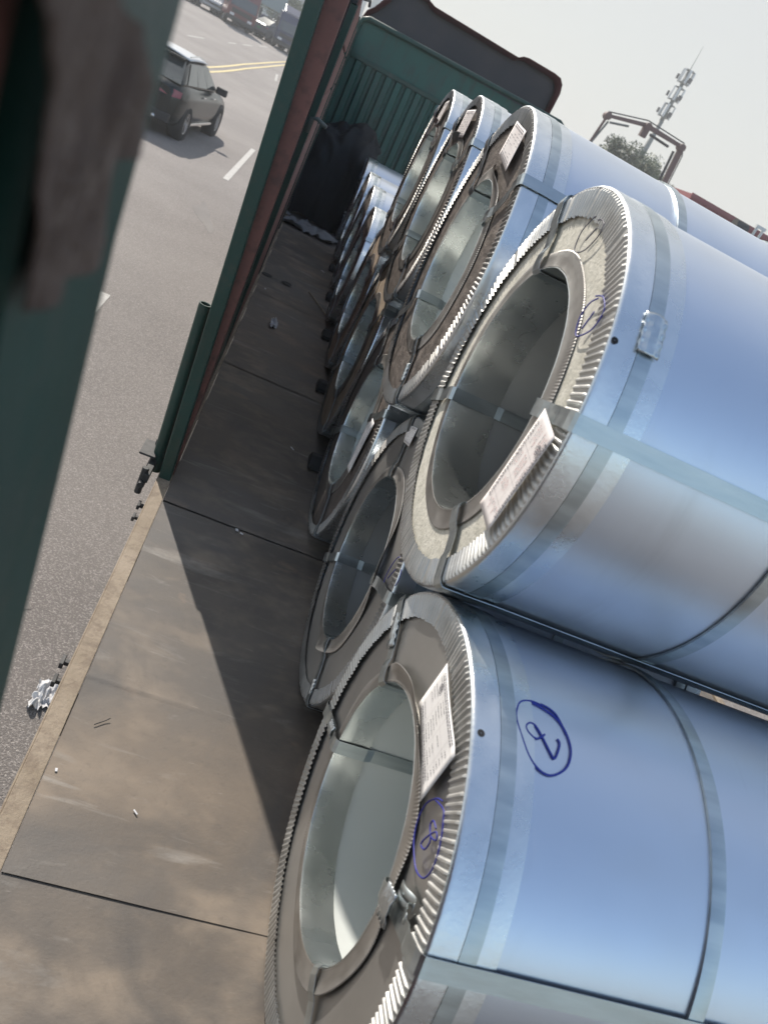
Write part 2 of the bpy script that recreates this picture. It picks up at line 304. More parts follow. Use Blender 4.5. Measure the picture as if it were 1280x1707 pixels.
# headboard: frame, smooth top sheet, ribbed lower sheet
T(MB().box(0, TW, TY1+.03, TY1+.06, 0, 2.36), 'headboard_sheet', 'green_rib')
b = MB(); pts = [(.02, TY1, 0), (.0, TY1, 2.24), (.03, TY1, 2.33), (.10, TY1, 2.365), (TW-.1, TY1, 2.42), (TW-.02, TY1, 2.38), (TW, TY1, 2.28), (TW, TY1, 0)]
b.tube(pts, .032, 10); T(b, 'headboard_frame', 'green', smooth=True, sharp=60)
T(MB().box(.03, TW-.03, TY1-.012, TY1+.028, 1.90, 1.955), 'headboard_crossbar', 'green', bevel=.006)
x = .12
while x < TW-.12:
    b = MB().prism([(x, TY1+.028), (x+.018, TY1-.018), (x+.088, TY1-.018), (x+.106, TY1+.028)], 2, .02, 1.895); T(b, 'headboard_rib', 'green_rib', bevel=.004); x += .143
# left side: near leaning green post, red-oxide post, boards, then the long far board
def lean(x0b, x1b, x0t, x1t, y0, y1, z0, z1):
    return MB().hexa([(x0b, y0, z0), (x1b, y0, z0), (x1b, y1, z0), (x0b, y1, z0)], [(x0t, y0, z1), (x1t, y0, z1), (x1t, y1, z1), (x0t, y1, z1)])
T(lean(-.002, .049, -.118, -.060, 3.50, 3.56, .0, 2.12), 'side_post', 'green', bevel=.006, label='green post at the near end of the far side boards')
T(lean(.012, .053, -.068, .021, 3.5605, 3.64, .0, 2.12), 'side_post', 'red', bevel=.004, label='red-oxide inner post')
b = MB(); b.lathe([(0, .026), (.88, .026), (.88, .020), (.60, .020)], 24)
b.v = [(-.032-.046*x+y, 3.61+z, x*.90-.03) for x, y, z in b.v]; T(b, 'hollow_post_tube', 'green', smooth=True, sharp=40)
T(lean(-.03, .040, -.075, -.014, 3.645, 4.45, .0, 2.10), 'side_board', 'red', bevel=.003)
T(lean(-.035, .034, -.09, -.034, 4.453, 5.128, .0, 2.06), 'side_board', 'green', bevel=.003)
T(lean(-.012, .034, -.012, .030, 5.13, 5.19, .0, 2.02), 'side_post', 'green', bevel=.004)
T(MB().box(-.0165, -.0125, 5.2, TY1-.02, -.008, 2.09), 'side_light_stop', 'green')  # sheet added behind the red boards to stop sun leaking between them
for k in range(8):
    z0 = (.0 if k == 0 else .02)+k*.26; zt = k*.26+.265
    T(MB().hexa([(-.012, 5.2, z0), (.034, 5.2, z0), (.022, TY1-.02, z0), (-.012, TY1-.02, z0)], [(-.012, 5.2, zt), (.034, 5.2, zt), (.022, TY1-.02, zt), (-.012, TY1-.02, zt)]), 'side_board', 'red', bevel=.008)
for yy in (7.4, 9.6): T(MB().box(-.04, .038, yy, yy+.07, 0.002, 2.1), 'side_post', 'green', bevel=.004)
b = MB().tube([(.02, 4.9, 1.40), (.022, 4.9, 1.47), (.05, 4.9, 1.48), (.105, 4.88, 1.465)], .011, 8); T(b, 'latch_handle', 'mast', smooth=True)
b = MB().tube([(.042, 3.66, .02), (.034, 3.66, .9), (.024, 3.67, 2.0)], .004, 6).tube([(.050, 3.65, .02), (.036, 3.65, 1.1), (.026, 3.65, 2.05)], .003, 6); T(b, 'side_cable', 'steel_dark')
b = MB().tube([(.0, 5.16, 2.03), (.03, 5.3, 2.07), (.07, 5.9, 2.12), (.075, 6.0, 2.10)], .009, 6).box(-.02, .02, 5.12, 5.22, 2.02, 2.06); T(b, 'top_hook', 'steel_dark')
# near side board and post by the camera
b = MB(); Z = [-.1, .9, 1.26, 1.46, 1.62, 1.74, 2.15]; XR = [.052, .050, .046, .037, .0285, .0265, .020]
for i in range(len(Z)-1):
    b.hexa([(-.09, .80, Z[i]), (XR[i], .80, Z[i]), (XR[i], .955, Z[i]), (-.09, .955, Z[i])], [(-.09, .80, Z[i+1]), (XR[i+1], .80, Z[i+1]), (XR[i+1], .955, Z[i+1]), (-.09, .955, Z[i+1])])
T(b, 'side_post', 'green', smooth=True, sharp=30, label='dark green post close to the camera')
T(MB().box(-.05, .0215, TY0, .775, 0.0, 2.12), 'side_board', 'red', bevel=.004, label='red-oxide board close to the camera')
# hinge brackets on the edge rail
def bracket(y, name='hinge_bracket', s=1.0):
    b = MB().box(-.030*s, -.007, y-.008, y+.008, -.075, -.060).box(-.045*s, -.030*s, y-.022, y+.022, -.078, -.057).box(-.030*s, -.007, y-.065, y-.05, -.10, -.085).box(-.045*s, -.030*s, y-.078, y-.038, -.103, -.082)
    T(b, name, 'steel_dark', bevel=.002)
for y in (3.35, 2.37, 1.3): bracket(y, s=.8)
b = MB().box(-.115, -.045, 3.56, 3.70, .045, .055).box(-.062, -.035, 3.44, 3.74, -.01, .03).tube([(-.055, 3.42, -.02), (-.055, 3.76, .01)], .015, 8).tube([(-.06, 3.46, -.08), (-.06, 3.46, .05)], .015, 8)
b.tube([(-.06, 3.68, -.03), (-.06, 3.68, .08)], .013, 8); T(b, 'latch_plate', 'steel_dark', bevel=.002)
for x, y in ((.10, 7.50), (.285, 7.51)):
    b = MB(); b.lathe([(0, .001), (0, .055)], 16); b.v = [(x+p[1]*.9, y+p[2], .0035) for p in b.v]; T(b, 'lashing_hole', 'rubber')
# cab and roof deflector in front of the headboard
b = MB().box(.12, 2.86, 12.45, 14.6, -.55, 2.2); T(b, 'cab', 'maroon', bevel=.12)
prof = [(.0, 2.36), (.03, 2.46), (.10, 2.53), (.20, 2.70), (.26, 2.90), (.33, 2.935), (.66, 2.935), (.72, 2.90), (.80, 2.875), (2.06, 2.86), (2.12, 2.90), (2.20, 2.915), (2.60, 2.915), (2.70, 2.90), (2.76, 2.84), (2.79, 2.74), (2.79, 2.36)]
inner = [(.08+(x-1.4)*.955+1.4-.08, 2.33+(z-2.33)*.90) for x, z in prof]
b = MB(); n = len(prof); rings = [[(x, 12.36, z) for x, z in inner], [(x, 12.30, z) for x, z in prof], [(x, 12.5, z-.005) for x, z in prof], [(1.4+(x-1.4)*.97, 13.3, 2.2+(z-2.2)*.62) for x, z in prof], [(1.4+(x-1.4)*.9, 14.3, 2.18) for x, z in prof]]
for q in rings: b.v += q
for i in range(4):
    for k in range(n-1): b.f.append((i*n+k, i*n+k+1, (i+1)*n+k+1, (i+1)*n+k)); b.m.append(0)
T(b, 'roof_deflector', 'maroon', smooth=True, sharp=35, solid=.006)
b = MB().add([(x, 12.42, z) for x, z in inner]+[(1.4, 12.42, 2.3)], [(k, k+1, n) for k in range(n-1)]); T(b, 'deflector_inside', 'inside_grey')
T(MB().box(.2, 2.75, 12.38, 12.415, 2.20, 2.30), 'deflector_brace', 'inside_grey')
b = MB(); b.box(-.12, .06, 14.2, 14.35, 1.2, 1.6); T(b, 'cab_mirror', 'plastic', bevel=.03)

# ------------------------------------------------------------------ steel coils
def ring(prof, par, name, m, R, n=160, **k):
    b = MB().lathe(prof, n, R); return b.build(name, m, par, smooth=True, sharp=35, **k)
def strapband(path, th, wd, R, thick=.0016, closed=False, wob=0):
    """path of (x, r); the strip lies along it at polar angle th"""
    c, s_ = math.cos(th), math.sin(th); vs = []; n = len(path); fs = []
    for i, (x, r) in enumerate(path):
        x0, r0 = path[i-1 if (i or closed) else 0]; x1, r1 = path[(i+1) % n if closed else min(i+1, n-1)]
        l = math.hypot(x1-x0, r1-r0) or 1; nx_, nr = -(r1-r0)/l, (x1-x0)/l
        for t, k in ((-wd/2, 1), (wd/2, 1), (wd/2, 0), (-wd/2, 0)):
            X, Rr = x+nx_*thick*k, r+nr*thick*k; t2 = t+wob*math.sin(i*1.7)
            vs.append((X, Rr*c-t2*s_, R+Rr*s_+t2*c))
    for i in range(n if closed else n-1):
        a, b2 = i*4, ((i+1) % n)*4
        for k in range(4): fs.append((a+k, a+(k+1) % 4, b2+(k+1) % 4, b2+k))
    if not closed: fs += [(3, 2, 1, 0), tuple((n-1)*4+k for k in range(4))]
    return MB().add(vs, fs)
def pol(R, x, r, a): return (x, r*math.cos(a), R+r*math.sin(a))
def crumple(par, R, r, a, wd, ln, x, seed, name='strap_seal', outer=False):
    rnd = random.Random(seed); b = MB(); ca, sa = math.cos(a), math.sin(a); amp = .0018
    def P(u, v):
        t = (u-.5)*ln; q = (v-.5)*wd; h = .004+amp*(1 if int(u*8) % 2 else -.6)*(abs(v-.5)*2)**2+rnd.uniform(-.0006, .0006)+(.004 if .25 < v < .75 else 0)
        if outer: return (x+q, (r+h)*math.cos(a+t/r), R+(r+h)*math.sin(a+t/r))
        rr = r+t; return (x-h, rr*ca-q*sa, R+rr*sa+q*ca)
    return b.grid(P, 16, 6).build(name, 'buckle', par, smooth=True, sharp=25, solid=.0016)
def label(par, R, q, x, m, seed, longfirst, rows=8, red=False, curl=.004, logo=True):
    """q: four (y, z) corners on the face; the lines of print run along the long side"""
    A_, B_, C_, D_ = [Vector((0, y, z+R)) for y, z in q]
    if not longfirst: A_, B_, C_, D_ = B_, C_, D_, A_
    def P(u, v, off=0):
        p = (A_*(1-u)+B_*u)*(1-v)+(D_*(1-u)+C_*u)*v
        return Vector((x-curl*.5*math.sin(u*math.pi)*(1-v)-curl*.8*max(0, u-.88)*6-off, p.y, p.z))
    o = MB().grid(lambda u, v: P(u, v), 14, 8).build('label', m, par, smooth=True, solid=.0003)
    rnd = random.Random(seed); b = MB(); off = .0011
    def qd(u0, u1, v0, v1, mi=0): b.add([P(u0, v0, off), P(u1, v0, off), P(u1, v1, off), P(u0, v1, off)], [(0, 1, 2, 3)], mi)
    for u in (.30, .56, .78): qd(u, u+.003, .12, .90, 1)
    for v in (.12, .34, .56, .78): qd(.05, .95, v, v+.005, 1)
    for side in (.04, .84):
        for rr in range(2):
            u = .10
            while u < .86:
                l = rnd.uniform(.008, .03); qd(u, u+l, side+rr*.055, side+rr*.055+.028, 0); u += l+rnd.uniform(.006, .016)
    for v in [.17+.085*k for k in range(8)]:
        for u0, u1 in ((.07, .27), (.33, .53), (.59, .75), (.81, .93)):
            if rnd.random() < .3: continue
            u = u0+rnd.uniform(0, .03); e = u1-rnd.uniform(0, .08)
            while u < e:
                l = rnd.uniform(.005, .02); qd(u, min(u+l, e), v, v+.018, 2 if (red and rnd.random() < .5) else 0); u += l+rnd.uniform(.004, .010)
    if logo:
        cu, cv, ru, rv = .20, .22, .045, .085; n = 20
        for rr0, rr1 in ((.82, 1),):
            vs = []
            for k in range(n):
                a = k/n*2*math.pi
                vs += [P(cu+ru*rr0*math.cos(a), cv+rv*rr0*math.sin(a), off+.0003), P(cu+ru*rr1*math.cos(a), cv+rv*rr1*math.sin(a), off+.0003)]
            b.add(vs, [(2*k, 2*k+1, (2*k+3) % (2*n), (2*k+2) % (2*n)) for k in range(n)])
        for k in range(3): qd(cu-.028+k*.02, cu-.016+k*.02, cv-.045, cv+.045, 0)
    p = b.build('label_print', ['ink', 'ink_faint', 'ink_red'], o); return o
def ink(par, strokes, m, r=.0022):
    b = MB()
    for pts, closed in strokes:
        P = smoothpts(pts, closed); P = P+[P[0]] if closed else P; b.tube(P, r, 5)
    o = b.build('marker_number', m, par, smooth=True); return o

def coil(name_label, x, y, z, R, disc='disc_metal', W=1.0, straps=(60, 160, -25, -135), rb=.288, teeth=.062, detail=2, seed=0, buckle=None, ringwave=None, edge_dark=False, group=None, tm='teeth', bm='bore_light', cw=.078):
    th = thing('steel_coil', name_label, 'steel coil', (x, y, z-R), 0, group)
    rnd = random.Random(seed); n = 160 if detail > 1 else 96
    Z = lambda s: s
    # outer wrap with a faint out-of-round
    def fn(X, r, a): return X, r+.0016*math.sin(3*a+seed)+.0010*math.sin(7*a+X*4+seed)
    b = MB().lathe([(.012, R-.004)]+[(.012+(W-.024)*k/10, R-.003) for k in range(11)]+[(W-.012, R-.004)], n, R, fn=fn)
    b.build('outer_wrap', 'wrap', th, smooth=True, sharp=40)
    # overlap seam of the wrap
    a0 = R_(111 if seed == 8 else 75+seed*13)
    # face and back discs
    def fd(X, r, a): return X+(.004*math.sin(2*a+seed)*(r-rb)/(R-rb)), r
    MB().lathe([(.004, rb+.002), (.002, rb+.05), (.003, (rb+R)/2), (.004, R-.02)], n, R, fn=fd).build('face_disc', disc, th, smooth=True)
    MB().lathe([(W-.004, R-.01), (W-.004, rb)], 64, R).build('back_disc', 'disc_metal', th, smooth=True)
    # crimped outer edge ring: face flange with radial pleats, rolled corner, flange over the wrap
    N = int(2*math.pi*R/.0150); b = MB(); prof = []; m = N*4
    hs = [0, .0048, .0050, .0002]
    radii = [(R-teeth, .8, 0.0035), (R-teeth*.5, 1, .0035), (R-.010, .95, .004), (R-.003, .25, .0035)]
    jit = [rnd.uniform(.8, 1.12)*(.4 if rnd.random() < .03 else 1) for _ in range(N)]; inn = [rnd.uniform(-.0025, .0025) for _ in range(N)]
    for ri, (r, f, xb) in enumerate(radii):
        for k in range(m):
            t = k//4; a = 2*math.pi*(k+(.35*math.sin(t*.37+seed)))/m; h = hs[k % 4]*f*jit[t]; rr = r+(inn[t] if ri == 0 else 0)+.004*math.sin(2*a+seed)*(ri == 0)
            b.v.append((-xb-h, rr*math.cos(a), R+rr*math.sin(a)))
    for i in range(len(radii)-1):
        for k in range(m): b.f.append((i*m+k, i*m+(k+1) % m, (i+1)*m+(k+1) % m, (i+1)*m+k)); b.m.append(0)
    b.build('crimped_edge_ring', tm, th, smooth=True, sharp=28)
    ring([(-.0045, R-.006), (-.0052, R-.002), (-.003, R+.001), (.001, R+.0025), (.006, R+.0028), (.044, R+.0026), (.0475, R+.0034), (.0496, R+.0030)], th, 'edge_flange', 'edge', R, n)
    ring([(.078, R-.002), (.080, R+.0012), (.088, R+.0018), (.112, R+.0014), (.118, R+.0010), (.120, R-.002)], th, 'edge_backing_strip', 'edge', R, n)
    ring([(W-.05, R-.001), (W-.05, R+.002), (W, R+.002), (W+.003, R-.005), (W+.003, R-.06)], th, 'rear_edge_ring', 'edge', R, n)
    # circumferential straps
    for xs_, wd in ((.050, .032), (.484, .032), (W-.09, .032)):
        ring([(xs_, R-.002), (xs_+.0005, R+.0032), (xs_+.004, R+.0036), (xs_+wd-.004, R+.0036), (xs_+wd-.0005, R+.0032), (xs_+wd, R-.002)], th, 'steel_strap', 'strap', R, n)
    # inner edge ring: finely pleated collar lying on the face, rolled into the bore
    def wv(X, r, a):
        h = 0
        for (ac, wda, amp) in (ringwave or ()):
            dlt = (a-R_(ac)+math.pi) % (2*math.pi)-math.pi; h += amp*math.exp(-(dlt/R_(wda))**2)*max(0, (r-rb-.004)/.04)
        k = int(a/(2*math.pi)*600+.5) % 2
        return X-h-(.0012*k if r > rb+.008 and X < .0 else 0), r+(.003*math.sin(3*a+seed)+.0018*math.sin(9*a) if r > rb+.03 else 0)
    MB().lathe([(-.0005, rb+.043), (-.002, rb+.041), (-.0035, rb+.022), (-.005, rb+.006), (-.0065, rb+.002), (-.005, rb-.0005), (.001, rb-.001)], 600, R, fn=wv).build('inner_edge_ring', 'inner_ring', th, smooth=True, sharp=30)
    def fb(X, r, a): return X, r+.0018*math.sin(5*a+seed)*(X > .05)+.0004*math.sin(23*a+X*40)
    MB().lathe([(-.006, rb+.0005), (-.007, rb-.0015), (.0, rb-.0025), (cw*.35, rb-.0015), (cw*.75, rb-.001), (cw-.002, rb-.0012), (cw, rb+.004)], n, R, fn=fb).build('bore_collar', 'collar', th, smooth=True, sharp=45)
    ring([(cw-.005, rb+.006), (W*.5, rb+.006), (W, rb+.006)], th, 'bore_lining', bm, R, n)
    # four eye bands through the bore
    path = [(W+.005, rb+.002), (W-.01, rb-.002), (W*.5, rb+.0035), (cw+.015, rb+.0025), (cw-.006, rb-.005), (.04, rb-.0055), (-.006, rb-.006), (-.013, rb), (-.0155, rb+.012), (-.0135, rb+.040), (-.0075, rb+.056), (-.0065, (rb+R-.03)/2), (-.0075, R-teeth-.012), (-.0125, R-teeth+.004), (-.0135, R-.012), (-.0095, R+.001), (-.004, R+.006), (.004, R+.0066), (.05, R+.0066), (.12, R+.0052), (W*.5, R+.0052), (W-.05, R+.006), (W+.004, R+.004), (W+.008, R-.01), (W+.006, rb+.03)]
    for i, a in enumerate(straps):
        strapband(path, R_(a), .034, R, closed=True).build('eye_strap', 'strap', th)
    return th

def on_face(R, pts, x=-.0068): return [(x, y, z+R) for y, z in pts]

# bottom coil nearest the camera
c8 = coil('bottom-row steel coil nearest the camera, grey face, blue circled number on its side', .690, 1.617, .4994, .4994, 'disc_metal', W=1.3, straps=(37, 152, -19, -147), seed=8, teeth=.060,
          ringwave=((92, 26, .026), (55, 14, .014), (150, 12, .010), (-140, 26, .012)))
crumple(c8, .4994, .415, R_(36.5), .040, .085, -.008, 1); crumple(c8, .4994, .345, R_(152), .060, .05, -.016, 2); crumple(c8, .4994, .372, R_(-19), .035, .05, -.008, 3)
b = MB()                                             # torn curled end of the strap by the seal
c_, s_ = math.cos(R_(150)), math.sin(R_(150))
for q in (0, 1):
    def P(u, v, q=q):
        t = (u-.3)*.10; h = .010+.006*math.sin(u*7+q*1.3)*(.2+u); w_ = (v-.5)*.018+.018*q-.02
        return (-h-.004*q*u, (.372+t*.8)*c_-w_*s_, .4994+(.372+t*.8)*s_+w_*c_+.01)
    b.grid(P, 26, 2)
b.build('torn_strap_end', 'strap', c8, smooth=True, solid=.001)
label(c8, .4994, [(.014, .44), (-.2, .423), (-.197, .295), (.02, .324)], -.012, 'label', 3, True, curl=.006)
ink(c8, [(on_face(.4994, [(-.22, .335), (-.253, .355), (-.27, .351), (-.292, .341), (-.316, .321), (-.328, .296), (-.323, .27), (-.298, .251), (-.267, .247), (-.235, .252), (-.212, .271), (-.203, .302), (-.218, .337), (-.238, .356)], -.0075), False),
         (on_face(.4994, [(-.27, .326), (-.251, .321), (-.25, .31), (-.271, .307), (-.289, .322), (-.277, .326), (-.267, .308), (-.261, .281), (-.265, .273), (-.279, .283), (-.279, .301), (-.267, .308)], -.0075), False)], 'marker_violet', .0016)
cylp = lambda pts, R, dr=.0004: [(x, (R+dr)*math.cos(R_(a)), R+(R+dr)*math.sin(R_(a))) for x, a in pts]
ink(c8, [(cylp([(.141, 99.8), (.118, 99.6), (.096, 100.6), (.086, 102.5), (.083, 105.1), (.092, 108.6), (.107, 112.3), (.128, 114.4), (.153, 114.6), (.182, 112.1), (.193, 108.3), (.186, 104.6), (.168, 101.8), (.140, 100.4), (.118, 99.9)], .4994), False),
         (cylp([(.14, 106.6), (.123, 108.1), (.108, 107.5), (.102, 106.3), (.109, 105.2), (.121, 105.3), (.134, 107.3), (.149, 110.1), (.157, 111.1), (.165, 109.5), (.17, 107.5), (.166, 106.6)], .4994), False),
         (cylp([(.138, 99.5), (.157, 100.0), (.171, 101.3), (.186, 104.9)], .4994), False)], 'marker', .0022)
b = MB().lathe([(0, .001), (0, .007)], 12); b.v = [(.012+y_, .5025*math.cos(R_(111))+z_*.9, .4994+.5028*math.sin(R_(111))+z_*.35) for x_, y_, z_ in b.v]; b.build('rivet_hole', 'rubber', c8)

# top coil nearest the camera
R1 = .4648
c1 = coil('top-row steel coil nearest the camera, pale mottled face with circled ones in ink', .660, 2.136, 1.3194, R1, 'disc_paper', bm='bore', cw=.125, W=1.3, straps=(61, 164.5, -25, -135), seed=1, teeth=.062)
crumple(c1, R1, R1+.004, R_(141.5), .044, .075, .066, 5, outer=True)
label(c1, R1, [(-.341, .098), (-.444, .086), (-.42, -.134), (-.316, -.131)], -.018, 'label_pink', 5, False, red=True, curl=.003)
ink(c1, [(on_face(R1, [(-.017, .408), (.01, .372), (-.004, .338), (-.026, .333), (-.063, .346), (-.088, .376), (-.087, .4), (-.062, .408), (-.041, .404)], -.0075), False), (on_face(R1, [(-.06, .391), (-.04, .361)], -.0075), False)], 'marker_dark', .0013)
ink(c1, [(on_face(R1, [(-.241, .296), (-.273, .303), (-.306, .291), (-.314, .27), (-.303, .245), (-.266, .223), (-.246, .229), (-.229, .253), (-.234, .279), (-.257, .296)], -.0075), False), (on_face(R1, [(-.275, .275), (-.266, .238)], -.0075), False)], 'marker_violet', .0015)
b = MB().lathe([(0, .001), (0, .007)], 12); b.v = [(.004+y_, (R1+.004)*math.cos(R_(146))+z_*.6, R1+(R1+.004)*math.sin(R_(146))+z_*.7) for x_, y_, z_ in b.v]; b.build('rivet_hole', 'rubber', c1)

c2 = coil('second bottom-row steel coil, grey metal face, partly behind the nearest coils', .713, 2.634, .4974, .4954, 'disc_metal', tm='teeth_dull', bm='bore', straps=(66, 158, -36, -130), seed=2, teeth=.05, rb=.284, ringwave=((150, 20, .02), (-120, 14, .025)))
crumple(c2, .4954, .44, R_(-130), .034, .05, -.008, 4)
label(c2, .4954, [(.221, .409), (.087, .458), (.078, .393), (.173, .366)], -.010, 'label', 8, True, logo=False)
ink(c2, [(on_face(.4954, [(-.365, .259), (-.338, .227), (-.339, .17), (-.377, .149), (-.407, .157), (-.436, .196), (-.446, .235), (-.424, .258)], -.003), True), (on_face(.4954, [(-.393, .235), (-.374, .188)], -.0075), False)], 'marker_violet', .0014)
RT2 = .5013
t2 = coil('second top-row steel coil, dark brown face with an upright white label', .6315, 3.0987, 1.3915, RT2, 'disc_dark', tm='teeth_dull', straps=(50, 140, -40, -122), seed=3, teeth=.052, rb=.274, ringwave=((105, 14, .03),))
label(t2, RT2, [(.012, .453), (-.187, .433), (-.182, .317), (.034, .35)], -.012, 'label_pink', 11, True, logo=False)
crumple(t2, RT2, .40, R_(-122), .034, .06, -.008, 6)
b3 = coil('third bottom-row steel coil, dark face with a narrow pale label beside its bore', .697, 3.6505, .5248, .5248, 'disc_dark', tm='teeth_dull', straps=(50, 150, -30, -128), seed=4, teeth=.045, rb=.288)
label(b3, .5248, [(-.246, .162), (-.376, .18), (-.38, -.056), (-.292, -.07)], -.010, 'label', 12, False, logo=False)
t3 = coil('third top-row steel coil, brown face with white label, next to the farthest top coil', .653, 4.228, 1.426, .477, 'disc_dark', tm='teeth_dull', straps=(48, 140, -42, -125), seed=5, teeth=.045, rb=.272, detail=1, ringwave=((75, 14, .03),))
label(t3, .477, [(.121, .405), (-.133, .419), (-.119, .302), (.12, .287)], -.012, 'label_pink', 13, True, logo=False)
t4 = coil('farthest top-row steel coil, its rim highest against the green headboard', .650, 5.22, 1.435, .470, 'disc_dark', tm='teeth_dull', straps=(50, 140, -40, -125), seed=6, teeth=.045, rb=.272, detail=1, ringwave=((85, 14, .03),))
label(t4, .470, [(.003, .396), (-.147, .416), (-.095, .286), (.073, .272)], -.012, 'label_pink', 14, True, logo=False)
lab = {4.75: 'fourth bottom-row steel coil, pale kraft board face under the farther top coils', 5.90: 'fifth bottom-row steel coil, kraft board face just below the farthest top coil',
       7.02: 'sixth bottom-row steel coil, first one with nothing stacked on it', 8.20: 'seventh bottom-row steel coil, shiny, between its bare neighbours',
       9.38: 'eighth bottom-row steel coil, next to the last one by the headboard', 10.75: 'last bottom-row steel coil nearest the green headboard'}
for i, (yy, lb) in enumerate(lab.items()):
    Rr = (.54, .52, .488, .502, .498, .51)[i]
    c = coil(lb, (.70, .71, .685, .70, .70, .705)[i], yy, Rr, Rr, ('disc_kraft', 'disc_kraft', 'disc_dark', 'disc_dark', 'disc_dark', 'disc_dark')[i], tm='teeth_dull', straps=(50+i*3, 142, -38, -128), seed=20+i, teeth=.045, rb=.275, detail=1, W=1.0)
# chocks under the bottom row
def chock(x, y, s, label_, m, cat):
    b = MB().prism([(y-.07, 0), (y+.07, 0), (y+.06, .03), (y+.02*s, .065), (y-.03*s, .07), (y-.065, .03)], 0, x-.0, x+.10); b.v = [(p[0]-x, p[1]-y, p[2]) for p in b.v]
    o = b.build('wheel_chock' if m == 'rubber' else 'timber_chock', m, bevel=.01, loc=(x, y, .003)); tag(o, label_, cat, 'chocks wedged under the coils')
for y, lb in ((4.20, 'black rubber chock by the third bottom coil'), (5.32, 'black rubber chock between fourth and fifth bottom coils'), (6.46, 'black rubber chock before the first uncovered coil'), (7.62, 'black rubber chock between the sixth and seventh bottom coils'), (8.8, 'black rubber chock by the eighth bottom coil')):
    chock(.655, y, 1, lb, 'rubber', 'chock')
chock(.76, 2.13, 1, 'small rust-coloured timber chock between the two nearest bottom coils', 'orange', 'chock')

# ------------------------------------------------------------------ loose things on the deck
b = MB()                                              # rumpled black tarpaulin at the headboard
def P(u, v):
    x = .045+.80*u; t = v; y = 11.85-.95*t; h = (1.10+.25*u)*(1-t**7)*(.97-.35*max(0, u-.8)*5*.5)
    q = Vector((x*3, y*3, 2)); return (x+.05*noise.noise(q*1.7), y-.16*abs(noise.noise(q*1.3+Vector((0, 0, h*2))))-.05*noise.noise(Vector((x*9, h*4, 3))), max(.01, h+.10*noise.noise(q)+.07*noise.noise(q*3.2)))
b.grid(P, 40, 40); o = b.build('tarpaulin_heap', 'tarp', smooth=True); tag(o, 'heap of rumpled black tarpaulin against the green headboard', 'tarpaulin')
def rump(name, cx, cy, z, w_, l_, h_, m, lb, cat, seed, n=14, rz=0, group=None):
    b = MB()
    def P(u, v):
        x, y = (u-.5)*w_, (v-.5)*l_; q = Vector((u*3+seed, v*3, seed)); e = 1-.35*max(abs(u-.5), abs(v-.5))*2
        x *= 1+.5*noise.noise(q*1.4); y *= 1+.5*noise.noise(q*1.4+Vector((5, 0, 0)))
        return (x, y, .004+h_*abs(noise.noise(q*1.9))*1.8*e)
    b.grid(P, n, n); o = b.build(name, m, smooth=True, loc=(cx, cy, z)); o.rotation_euler = (0, 0, rz); tag(o, lb, cat, group); return o
rump('plastic_sheet', .36, 10.35, .0, .62, .55, .08, 'sheet', 'crumpled grey plastic sheet on the deck before the tarpaulin', 'sheet', 3, 18)
rump('crumpled_paper', .279, 6.19, .0, .055, .13, .05, 'white_scrap', 'small white crumpled paper on the shaded deck beside the wall', 'litter', 5, 18)
rump('crumpled_paper', -.13, 3.37, GZ, .10, .17, .05, 'white_scrap', 'white crumpled tissue lying on the road beside the deck edge', 'litter', 9, 30)
def scrap(x, y, sx, sy, a, lb):
    o = MB().box(-sx, sx, -sy, sy, 0, .001).build('paper_scrap', 'white_scrap', loc=(x, y, .0015)); o.rotation_euler = (.02, 0, a); tag(o, lb, 'litter')
scrap(.564, 4.30, .004, .016, .6, 'white paper strip lying alone near the second bottom coil')
scrap(.38, 3.325, .006, .009, .3, 'larger white scrap beside the deck seam, left of its twin')
scrap(.402, 3.31, .005, .007, 1.2, 'smaller white scrap beside the deck seam, right of its twin')
scrap(.13, 7.05, .006, .012, .2, 'tiny white scrap by the two lashing holes')
scrap(.30, 1.87, .002, .008, .8, 'tiny pale fleck on the sunlit near deck')
scrap(.078, 1.93, .003, .005, .2, 'white fleck beside the rusty edge rail')
scrap(.60, 8.6, .008, .02, .9, 'faint scrap on the dark deck near the tarpaulin')
b = MB().tube([(.50, 7.55, .008), (.60, 7.28, .01), (.69, 7.03, .012)], .006, 6); tag(b.build('straw_stalk', 'straw', smooth=True), 'thin pale straw lying on the shaded deck toward the coils', 'straw')
b = MB().tube([(.125, 2.105, .003), (.150, 2.13, .003), (.160, 2.14, .006)], .0014, 5); tag(b.build('bent_wire', 'steel_dark', smooth=True), 'short bent wire on the sunlit deck by the edge rail', 'wire')

# ------------------------------------------------------------------ rag hanging over the near post
b = MB()
RGR = [(.80, 1.80), (.812, 1.729), (.852, 1.720), (.880, 1.704), (.893, 1.688), (.899, 1.674), (.868, 1.670), (.850, 1.668), (.868, 1.652), (.889, 1.633), (.865, 1.630), (.835, 1.627), (.808, 1.622)]
RGL = [(.70, 1.80), (.742, 1.724), (.755, 1.713), (.764, 1.703), (.768, 1.692), (.772, 1.678), (.775, 1.668), (.778, 1.660), (.782, 1.650), (.786, 1.642), (.790, 1.635), (.796, 1.628), (.802, 1.621)]
def cur(Lp, t):
    q = t*(len(Lp)-1); k = min(int(q), len(Lp)-2); f_ = q-k; return tuple(a+(b_-a)*f_ for a, b_ in zip(Lp[k], Lp[k+1]))
def P(u, v):
    (y0, z0), (y1, z1) = cur(RGL, v), cur(RGR, v); y = y0+(y1-y0)*u; z = z0+(z1-z0)*u
    q = Vector((y*26, z*18, 1)); return (.037+.0035*noise.noise(q)+.0015*noise.noise(q*3)+.0035*math.sin(y*160+z*40)*(.4+v*.6), y+.003*noise.noise(q*2), z+.003*noise.noise(q*2+Vector((3, 0, 0))))
